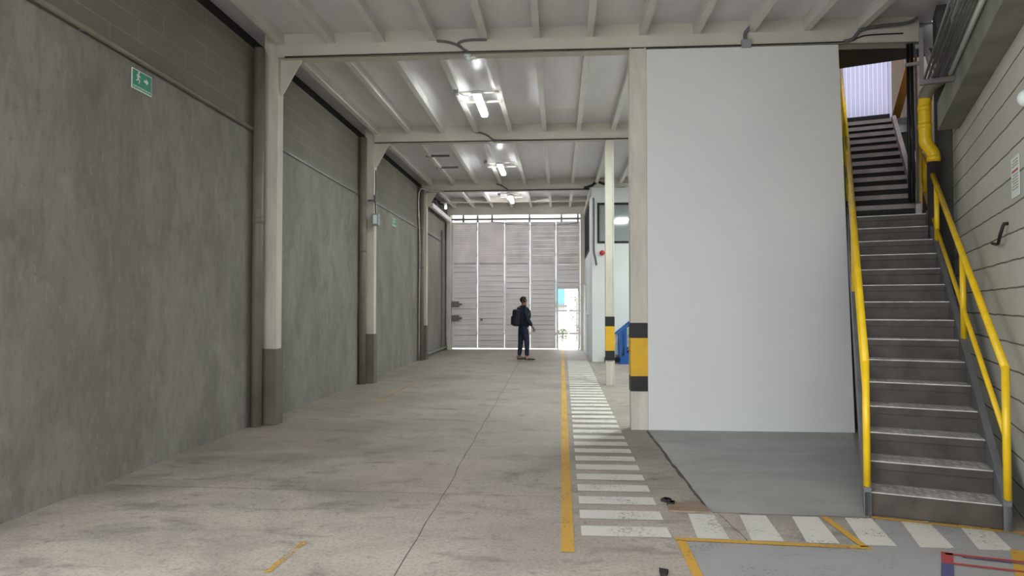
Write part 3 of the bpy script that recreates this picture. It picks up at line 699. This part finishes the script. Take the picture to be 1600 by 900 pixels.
def stringer(x0, x1, mat):
    mb = loc(); yE = 14*G0+.45
    mb.prism([(x0, -.03, 0.0), (x0, .28, 0.0), (x0, 14*G0+.1, R0*15-.30), (x0, yE, R0*15-.30), (x0, yE, R0*15+.03), (x0, 14*G0, R0*15+.03), (x0, -.03, R0+.03)], (x1-x0, 0, 0))
    mb.build('stringer', mat, st, False)
stringer(-.05, -.002, M['stringer']); stringer(W0+.002, W0+.05, M['stringer'])
# upper flight
UY, UZ, UG, UR, UW = 3.987, 2.765, .277, .165, .70
for k in range(12):
    y = UY+UG*k; z = UZ+UR*k
    mb = loc(); mb.box((.0, y, z-.012), (UW, y+UG*1.12, z)); mb.prism([(0, y-.004, z), (0, y-.004, z-.058), (0, y+.004, z-.058), (0, y+.004, z)], (UW, 0, 0)); tr = mb.build('tread', M['upperstep'], st, False)
    mb = loc(); mb.box((0.0, y+UG*1.12, z-.012), (UW, y+UG*1.16, z+UR-.014)); mb.build('riser', M['gapshade'], tr, False)  # plate coloured as the shaded gap behind each tread
us = UR/UG
mb = loc(); mb.box((-.04, UY+.006, 2.58), (UW+.06, UY+.02, UZ-.01)); mb.build('riser', M['gapshade'], st, False)
for x0, x1, m in ((-.05, -.002, 'darksteel'), (UW+.002, UW+.06, 'pinkstringer')):
    mb = loc(); mb.prism([(x0, UY-.1, UZ-.28), (x0, UY+11*UG+.3, UZ+11*UR-.12), (x0, UY+11*UG+.3, UZ+11*UR+.02), (x0, UY+11*UG, UZ+11*UR+.04), (x0, UY-.1, UZ-.02)], (x1-x0, 0, 0)); mb.build('stringer', M[m], st, False)
mb = loc(); mb.prism([(-.05, UY+11*UG+.05, UZ+11*UR-.10), (1.0, UY+11*UG+.05, UZ+11*UR-.10), (1.0, 8.95, UZ+11*UR-.10), (-.05, 8.95, UZ+11*UR-.10)], (0, 0, .10)); mb.build('top_landing', M['darksteel'], st, False)
mb = loc(); mb.prism([(W0+.005, UY+.2, 2.7), (W0+.005, UY+1.5, 3.5), (W0+.005, UY+1.5, 3.9), (W0+.005, UY+1.35, 3.98), (W0+.005, UY+.2, 3.0)], (.02, 0, 0)); mb.build('side_plate', M['pinkstringer'], st, False)
# handrails
def zt(y): return R0+sl*max(y, 0)      # nosing line of the lower flight
rr = .026
def rail(x, posts, y_end, side):
    mb = loc()
    ztop = lambda y: 1.105+.568*(y+.0)
    if side == 'L': ztop = lambda y: 1.11+.63*y
    mb.tube([(x, .0, ztop(0)-.012), (x, y_end, ztop(y_end))], rr, 12); top = mb.build('handrail', M['yellow'], st, False)
    top['label'] = 'yellow tubular handrail'
    for y in posts:
        mb = loc(); mb.tube([(x, y, zt(y)+.02), (x, y, ztop(y))], rr*.96, 12); mb.build('post', M['yellow'], top, False)
    mb = loc(); zm = lambda y: .62+(ztop(y_end)-.50-.62)*(y/y_end) if side == 'R' else ztop(y)-.30-.03*y
    mb.tube([(x, .0, zm(0)), (x, y_end, zm(y_end))], rr*.75, 10); mb.build('mid_rail', M['yellow'], top, False)
    return top
rail(.812, (.0, 1.54, 3.05, 4.03), 4.03, 'R')
rail(-.028, (-.0, 2.2, 4.03), 4.03, 'L')
mb = loc(); mb.tube([(-.028, 4.03, 3.56), (-.028, UY+11*UG+.3, UZ+11*UR+1.0)], rr, 12); top = mb.build('handrail', M['yellow'], st, False)
for k in (0, 4, 8, 11):
    y = UY+UG*k+.1; mb = loc(); mb.tube([(-.028, y, UZ+UR*k), (-.028, y, 3.56+(y-4.03)*(UZ+11*UR+1.0-3.56)/(UY+11*UG+.3-4.03))], rr*.9, 10); mb.build('post', M['yellow'], top, False)
mb = loc(); mb.box((W0-.055, UY-.03, 2.56), (W0-.005, UY+.03, 3.58)); mb.build('corner_post', M['yellow'], st, False)
mb = loc(); mb.bar((.85, 8.3, 4.85), (.95, 6.5, 5.35), .05, .13, (1, 0, 0)); mb.build('guard_board', M['orange'], st, False)['label'] = 'orange sloping guard board at the stair head'

# ------------------------------------------------------------------ services by the oblique wall
# cable rack: each conduit a thing, the end bracket a thing
zr = 3.615
dd = [.232, .268, .294, .320, .343, .366, .40, .43]
rads = [.026, .011, .012, .011, .011, .010, .011, .012]
labs = ['pale trunking nearest the block wall, widest of the overhead run', 'thin conduit next to the pale trunking under the ceiling', 'third overhead conduit from the block wall', 'fourth overhead conduit from the block wall',
        'fifth overhead conduit from the block wall', 'sixth overhead conduit from the block wall', 'seventh overhead conduit from the block wall, after a gap', 'outermost overhead conduit, farthest from the block wall']
for d_, r_, l_ in zip(dd, rads, labs):
    mb = MB(); mb.tube([WL(d_, -1.2, zr+r_), WL(d_, 1.72, zr+r_)], r_, 10)
    one('overhead_conduit', mb, M['signwhite'] if r_ == .026 else M['rackpipe'], l_, 'conduit', 'conduits in the overhead run at the right', tuple(WL(d_, 1.72, zr+r_)))
t = thing('conduit_bracket', WL(.3, 1.68, 3.59), 'galvanised strut bracket holding the end of the overhead conduit run', 'bracket')
mb = MB(); mb.bar(WL(.0, 1.68, 3.59), WL(.47, 1.68, 3.59), .045, .045); mb.build('strut', M['gatedark'], t)
mb = MB(); mb.bar(WL(.45, 1.73, 3.62), WL(.45, 1.73, 4.12), .035, .035, WU); mb.build('hanger', M['gatedark'], t)
for q in (.36, .30): mb = MB(); mb.bar(WL(q, 1.76, 3.64), WL(.44, 1.8, 4.06), .022, .022, WU); mb.build('hanger', M['gatedark'], t)
mb = MB(); mb.bar(WL(.43, 1.76, 3.80), WL(.58, 1.76, 3.80), .028, .028); mb.build('arm', M['gatedark'], t)
mb = MB(); mb.bar(WL(.43, 1.74, 3.95), WL(.50, 1.74, 3.95), .04, .04); mb.build('clamp', M['gatedark'], t)
for i, (d_, m_) in enumerate(((.415, 'blackcable'), (.375, 'blackcable'), (.335, 'greycable'))):
    mb = MB(); mb.tube([WL(d_, 3.80, 2.75), WL(d_, 3.80, 4.68)], .019 if i < 2 else .014, 10)
    one('service_pipe', mb, M[m_], ['black upright pipe closest to the upper steps', 'black upright pipe in the middle of three behind the yellow pipe', 'thin grey upright pipe just left of the yellow pipe'][i], 'pipe', 'upright pipes by the stair landing', tuple(WL(d_, 3.80, 2.75)))
# yellow pipe with a swan neck
t = thing('yellow_pipe', (4.2, 8.02, 2.6), 'fat yellow pipe with an elbow beside the stair landing', 'pipe')
yy = 7.97
mb = MB(); mb.tube(smooth_path([(4.16, yy, 3.86), (4.145, yy, 3.80), (4.145, yy, 3.46), (4.155, yy, 3.36), (4.205, yy, 3.28), (4.235, yy, 3.22), (4.235, yy, 3.14)], 6), .066, 18); mb.build('pipe', M['yellow'], t)
for z, x in ((3.52, 4.145), (3.72, 4.145), (3.15, 4.235)):
    mb = MB(); mb.tube([(x, yy, z), (x, yy, z+.06)], .071, 18); mb.build('collar', M['yellow'], t)
mb = MB(); mb.tube(smooth_path([(4.155, yy, 3.85), (4.17, yy, 3.93), (4.24, yy-.03, 4.02), (4.28, yy-.2, 4.06)], 5), .07, 14); mb.build('upper_sleeve', M['drain'], t)['label'] = 'dark grey upper sleeve'
mb = MB(); mb.tube([(4.235, yy, 3.14), (4.235, yy, 0.0)], .066, 14); mb.build('lower_sleeve', M['darksteel'], t)['label'] = 'dark lower pipe'
# notice and cable hook on the block wall (built in the wall's frame)
t = thing('paper_notice', WL(.004, .30, 2.44), 'white paper notice taped to the block wall', 'notice', None, -TW+PI/2)
w, h = .26, .29
mb = MB(); mb.box((-w/2, .0, -h/2), (w/2, .003, h/2)); mb.build('sheet', M['signwhite'], t, False)
mb = MB(); mb.box((-w*.38, .003, .035), (w*.38, .0042, .05)); mb.build('red_line', M['red'], t, False)
mb = MB()
for k, z in enumerate((.115, .095, .075, .01, -.01, -.03, -.05, -.07, -.09)):
    mb.box((-w*.4, .003, z), (w*(.25+.13*((k*7) % 3)/2), .0042, z+.007))
mb.build('text_lines', M['greyprint'], t, False)
mb = MB(); mb.tube(smooth_path([WL(.03, .60, 2.13), WL(.05, .62, 2.05), WL(.05, .70, 1.995), WL(.05, .82, 2.0), WL(.04, 1.0, 2.02)], 6), .012, 8); mb.tube([WL(0, .60, 2.135), WL(.035, .60, 2.135)], .012, 8)
one('cable_stub', mb, M['blackcable'], 'bent black cable stub sticking out of the block wall', 'cable', None, tuple(WL(.02, .7, 2.0)))
mb = MB(); mb.ball(WL(.03, -.17, 2.88), (.045, .045, .055), 12); mb.tube([WL(-.002, -.17, 2.88), WL(.03, -.17, 2.88)], .045, 12)
one('round_fitting', mb, M['signwhite'], 'pale round fitting on the block wall at the edge of view', 'fitting', None, tuple(WL(.02, -.17, 2.88)))

# ------------------------------------------------------------------ the person
def skin_obj(name, verts, edges, mat, parent, sub=2, root=0, post=None):
    """one continuous skinned surface: verts = [(x, y, z, rx, ry)]"""
    me = bpy.data.meshes.new(name); me.from_pydata([v[:3] for v in verts], edges, []); me.update()
    o = bpy.data.objects.new(name, me); COL.objects.link(o)
    md = o.modifiers.new('s', 'SKIN'); md.use_smooth_shade = True
    for i, v in enumerate(verts):
        sv = me.skin_vertices[0].data[i]; sv.radius = (v[3], v[4] if len(v) > 4 else v[3]); sv.use_root = (i == root)
    sb = o.modifiers.new('d', 'SUBSURF'); sb.levels = sub; sb.render_levels = sub
    dg = bpy.context.evaluated_depsgraph_get(); m2 = bpy.data.meshes.new_from_object(o.evaluated_get(dg))
    bpy.data.objects.remove(o); bpy.data.meshes.remove(me)
    for p in m2.polygons: p.use_smooth = True
    m2.name = name; m2.materials.clear(); m2.materials.append(mat)
    r = bpy.data.objects.new(name, m2); COL.objects.link(r); r.parent = parent; return r

PL = (-.985, 19.05, 0); PR = math.radians(24)
pr = thing('person', PL, 'person in a navy jacket and jeans standing before the gate, looking up', 'person', None, PR)
# facing local +x; right side is local -y (towards the camera)
HIP, KNE, ANK = .93, .50, .085
V = []; Ed = []
def av(*v): V.append(v); return len(V)-1
def ln(*ids):
    for a, c in zip(ids, ids[1:]): Ed.append((a, c))
pel = av(0, 0, .95, .08, .075); bel = av(.01, 0, 1.10, .085, .08); che = av(-.01, 0, 1.29, .10, .085); nb = av(-.02, 0, 1.455, .06); nk = av(-.005, 0, 1.52, .052)
ln(pel, bel, che, nb, nk)
# head tilted back, looking up and ahead
h1 = av(.012, 0, 1.575, .066); h2 = av(.012, 0, 1.64, .088, .078); h3 = av(-.005, 0, 1.70, .076, .07); ln(nk, h1, h2, h3)
jaw = av(.072, 0, 1.60, .036); ln(h1, jaw)
nose = av(.108, 0, 1.655, .013); ln(h2, nose)
brow = av(.072, 0, 1.69, .036); ln(h2, brow)
for s in (-1, 1):
    ear = av(-.005, s*.088, 1.645, .016, .010); ln(h2, ear)
legs = {-1: (.055, .075), 1: (-.06, -.075)}
hands = {}
for s in (-1, 1):
    kx, fx = legs[s]
    hp = av(.0, s*.085, .86, .058); kn = av(kx*.9+.01, s*.105, KNE, .055); an = av(fx-.02, s*.11, ANK+.02, .042); ft = av(fx+.05, s*.125, .05, .036); te = av(fx+.15, s*.145, .034, .028)
    ln(pel, hp, kn, an, ft, te)
    sh = av(-.02, s*.165, 1.385, .034)
    el = av(.02 if s < 0 else -.01, s*.255, 1.13, .045); wr_ = av(.16 if s < 0 else .10, s*.255, .93, .028)
    pa = av(.195 if s < 0 else .13, s*.25, .885, .032, .020); kn_ = av(.215 if s < 0 else .15, s*.245, .85, .034, .017)
    ln(che, sh, el, wr_, pa, kn_)
    bx = V[kn_][0]; by = V[kn_][1]
    for j, (off, l) in enumerate(((-.030, .062), (-.010, .072), (.010, .068), (.030, .052))):
        f1 = av(bx+.004+off*.9, by-off*.35, .832, .0085); f2 = av(bx+.012+off*.9, by-off*.35-s*.006, .832-l*.5, .008); f3 = av(bx+.006+off*.9, by-off*.35-s*.014, .832-l, .007); ln(kn_, f1, f2, f3)
    t1 = av(V[pa][0]+.034, V[pa][1]-s*.01, .872, .010); t2 = av(V[pa][0]+.048, V[pa][1]-s*.016, .838, .009); ln(pa, t1, t2)
body = skin_obj('body', V, Ed, M['skin'], pr, 2, pel)
# hair: a cap following the skull, short at the back
mb = MB(); mb.ball((-.008, 0, 1.675), (.098, .092, .098), 22)
for v in list(mb.bm.verts):
    c = v.co
    if c.x > .052 and c.z < 1.715: mb.bm.verts.remove(v)
    elif c.z < 1.585: mb.bm.verts.remove(v)
    else: v.co += Vector((random.uniform(-.004, .004), random.uniform(-.004, .004), random.uniform(-.004, .004)))
hr = mb.build('hair', M['hair'], pr, False)
md = hr.modifiers.new('t', 'SOLIDIFY'); md.thickness = .012; md.offset = -1
# jacket
J = []; JE = []
def jv(*v): J.append(v); return len(J)-1
def jl(*ids):
    for a, c in zip(ids, ids[1:]): JE.append((a, c))
a0 = jv(.0, 0, .87, .172, .14); a1 = jv(.012, 0, 1.02, .178, .14); a2 = jv(.012, 0, 1.18, .182, .145); a3 = jv(-.005, 0, 1.33, .185, .14); a4 = jv(-.018, 0, 1.44, .11, .10); a5 = jv(-.012, 0, 1.51, .072)
jl(a0, a1, a2, a3, a4, a5)
for s in (-1, 1):
    b1 = jv(-.02, s*.17, 1.40, .085); b2 = jv(.005 if s < 0 else -.015, s*.235, 1.26, .075); b3 = jv(.022 if s < 0 else -.01, s*.262, 1.13, .068); b4 = jv(.10 if s < 0 else .05, s*.262, 1.015, .056); b5 = jv(.155 if s < 0 else .10, s*.256, .945, .046)
    jl(a3, b1, b2, b3, b4, b5)
jk = skin_obj('jacket', J, JE, M['jacket'], pr, 2, 2)
mb = MB()
for i in range(16):
    a0_, a1_ = 2*PI*i/16, 2*PI*(i+1)/16
ring = [(-.016+.078*math.cos(a), .078*math.sin(a), 1.505+.012*math.cos(a)) for a in [2*PI*i/20 for i in range(21)]]
mb.tube(ring, .018, 8, False); mb.build('collar', M['jacket'], jk, False)
# trousers
T = []; TE = []
def tv(*v): T.append(v); return len(T)-1
c0 = tv(0, 0, 1.0, .15, .12); c1 = tv(-.01, 0, .92, .155, .13)
TE.append((c0, c1))
for s in (-1, 1):
    kx, fx = legs[s]
    q1 = tv(kx*.2-.005, s*.092, .84, .112, .105); q2 = tv(kx*.6, s*.10, .66, .092); q3 = tv(kx*.9+.01, s*.105, .49, .077); q4 = tv(fx*.6+kx*.3, s*.108, .28, .068); q5 = tv(fx-.015, s*.11, .10, .062)
    for a, c in ((c1, q1), (q1, q2), (q2, q3), (q3, q4), (q4, q5)): TE.append((a, c))
skin_obj('trousers', T, TE, M['jeans'], pr, 2, 0)
for s in (-1, 1):
    kx, fx = legs[s]; sh = skin_obj('shoe', [(fx-.05, s*.11, .055, .045, .048), (fx-.01, s*.112, .075, .05), (fx+.06, s*.125, .055, .047, .04), (fx+.14, s*.14, .042, .042, .03), (fx+.19, s*.15, .036, .028, .022)], [(0, 1), (1, 2), (2, 3), (3, 4)], M['shoe'], pr, 2, 1)
    mb = MB(); c, si = math.cos(s*.2), math.sin(s*.2)
    pts = []
    for i in range(20):
        a = 2*PI*i/20; lx = .145*math.cos(a); ly = .047*math.sin(a)*(1 if lx > 0 else .9); pts.append((fx+.065+lx*c-ly*si, s*.127+lx*si+ly*c, .0))
    mb.prism(pts, (0, 0, .028)); mb.build('sole', M['sole'], sh, False)
# backpack (worn, a thing of its own)
bp = thing('backpack', (PL[0]-.155*math.cos(PR), PL[1]-.155*math.sin(PR), .95), "black backpack on the standing person's back", 'backpack', None, PR)
mb = MB(); mb.obox((-.05, 0, .22), (.20, .31, .47), Matrix.Rotation(.06, 3, 'Y'), .06); mb.build('body', M['pack'], bp, False)
mb = MB(); mb.obox((-.15, 0, .15), (.08, .25, .25), Matrix.Rotation(.06, 3, 'Y'), .035); mb.build('front_pocket', M['pack'], bp, False)
for s in (-1, 1):
    mb = MB(); pth = smooth_path([(.0, s*.12, .42), (.06, s*.125, .525), (.14, s*.125, .545), (.24, s*.125, .48), (.305, s*.115, .36), (.29, s*.14, .22), (.18, s*.185, .13), (.02, s*.15, .06)], 5)
    for a, c in zip(pth, pth[1:]): mb.bar(a, c+(c-a)*.15, .045, .012, (0, s, 0.3) if abs((c-a).normalized().z) > .8 else (0, 0, 1))
    mb.build('strap', M['pack'], bp, False)
mb = MB(); mb.tube(smooth_path([(-.02, -.04, .45), (-.01, 0, .49), (-.02, .04, .45)], 5), .009, 6); mb.build('grab_handle', M['pack'], bp, False)

# ------------------------------------------------------------------ outside
mb = MB(); mb.prism([(-40, 23.6, -.03), (40, 23.6, -.03), (40, 70, -.03), (-40, 70, -.03)], (0, 0, -.2)); struct('ground_street', mb, M['street'])
mb = MB(); mb.prism([(-30, -40, -.03), (30, -40, -.03), (30, -3, -.03), (-4.3, -3, -.03), (-4.3, 6, -.03), (-30, 6, -.03)], (0, 0, -.2)); struct('ground_yard', mb, M['street'])
f = thing('street_fence', (0, 30, 0), 'pale metal fence across the street, seen through the open wicket door', 'fence')
for x in (-3, -1.5, -.35, .42, 1.9): mb = MB(); mb.box((x-.05, 30, -.03), (x+.05, 30.1, 2.6)); mb.build('post', M['gate'], f)
mb = MB()
for z in (.25, 1.25, 2.4): mb.box((-3, 30.02, z), (1.9, 30.07, z+.06))
mb.build('rail', M['gatedark'], f)
mb = MB()
for i in range(48): mb.box((-3+.1*i, 30.03, .25), (-2.985+.1*i, 30.05, 2.4))
mb.build('mesh_bars', M['greycable'], f)
b2 = thing('street_building', (0, 42, 0), 'pale building with a teal shutter across the street, through the wicket door', 'building')
mb = MB(); mb.box((-9, 42, -.03), (9, 48, 7)); mb.build('facade', M['pale'], b2)
mb = MB(); mb.box((-.9, 41.93, 1.6), (.35, 42, 3.1)); mb.build('shutter', M['teal'], b2)
mb = MB(); mb.box((-1.1, 41.6, 1.45), (.5, 42, 1.53)); mb.build('ledge', M['gatedark'], b2)
for n_, (x, y_, h_) in enumerate(((-.38, 29.4, .75), (.15, 29.3, .5), (.78, 29.6, 2.3))):
    sh = thing('street_shrub', (x, y_, 0), ['rounded green shrub at the left foot of the street fence', 'low green shrub at the middle of the street fence', 'tall thin green shrub by the street fence post'][n_], 'shrub', 'shrubs along the street fence')
    mb = MB()
    for i in range(150):
        p = Vector((x+max(-.24, min(.24, random.gauss(0, .13))), y_+random.gauss(0, .1), random.uniform(.08, h_)))
        R = Quaternion((random.random(), random.random(), random.random(), random.random())).normalized().to_matrix()
        mb.prism([p+R@Vector(q) for q in ((-.05, 0, 0), (0, .022, 0), (.05, 0, 0), (0, -.022, 0))], R@Vector((0, 0, .003)))
    mb.build('foliage', M['leaf'], sh); mb = MB(); mb.tube([(x, y_, -.03), (x, y_, h_*.8)], .018, 6); mb.build('stem', M['wood'], sh)

# ------------------------------------------------------------------ light
w = bpy.data.worlds.new('overcast_sky'); S.world = w; w.use_nodes = True
bg = w.node_tree.nodes['Background']; bg.inputs[0].default_value = (.93, .96, 1.0, 1); bg.inputs[1].default_value = 1.0
def portal(name, loc, size, rot):
    l = bpy.data.lights.new(name, 'AREA'); l.shape = 'RECTANGLE'; l.size, l.size_y = size; l.cycles.is_portal = True
    o = bpy.data.objects.new(name, l); COL.objects.link(o); o.location = loc; o.rotation_euler = rot
portal('sky_portal', (-1.0, -3, 2.6), (6.5, 5.2), (PI/2, 0, PI))          # open end of the hall behind the camera, faces +Y
portal('sky_portal', (-1.0, -1, 5.05), (6.5, 4.0), (0, 0, 0))                # open roof behind the camera, faces down
portal('sky_portal', (-3.9, -.2, 2.6), (5.2, 5.6), (0, -PI/2, 0))     # open left side behind the camera, faces +X
portal('sky_portal', (-1.5, 23.55, 2.3), (4.6, 4.7), (-PI/2, 0, PI))         # gate
def area(name, loc, size, power, col=(1, 1, 1), rot=(0, 0, 0)):
    l = bpy.data.lights.new(name, 'AREA'); l.shape = 'RECTANGLE'; l.size, l.size_y = size; l.energy = power; l.color = col
    o = bpy.data.objects.new(name, l); COL.objects.link(o); o.location = loc; o.rotation_euler = rot; return o
for x, y in ((3.0, 10.8), (4.0, 14.5), (5.2, 17.0)):     # unseen fill lights added behind the white wall to brighten the deep hall
    area('side_bay_fill', (x if y > 12 else 2.4, y, 4.75), (.5, 1.4), 38, (.93, 1, .96))

# ------------------------------------------------------------------ camera
cam = bpy.data.cameras.new('camera'); co = bpy.data.objects.new('camera', cam); COL.objects.link(co)
F = 1063.0; cam.sensor_width = 36; cam.lens = 36*F/1600; cam.clip_start = .05; cam.clip_end = 300
yaw = math.atan(73/F); pit = math.atan(27/F)
fw = Vector((-math.sin(yaw)*math.cos(pit), math.cos(yaw)*math.cos(pit), math.sin(pit)))
co.location = (0, 0, 1.52); co.rotation_euler = fw.to_track_quat('-Z', 'Y').to_euler()
S.camera = co
S.view_settings.view_transform = 'Standard'; S.view_settings.look = 'None'; S.view_settings.gamma = 1; S.view_settings.use_curve_mapping = False
S.view_settings.exposure = 2.2
S.cycles.use_denoising = True; S.cycles.max_bounces = 10; S.cycles.diffuse_bounces = 8; S.cycles.glossy_bounces = 4
S.cycles.sample_clamp_indirect = 8; S.cycles.caustics_reflective = False; S.cycles.caustics_refractive = False
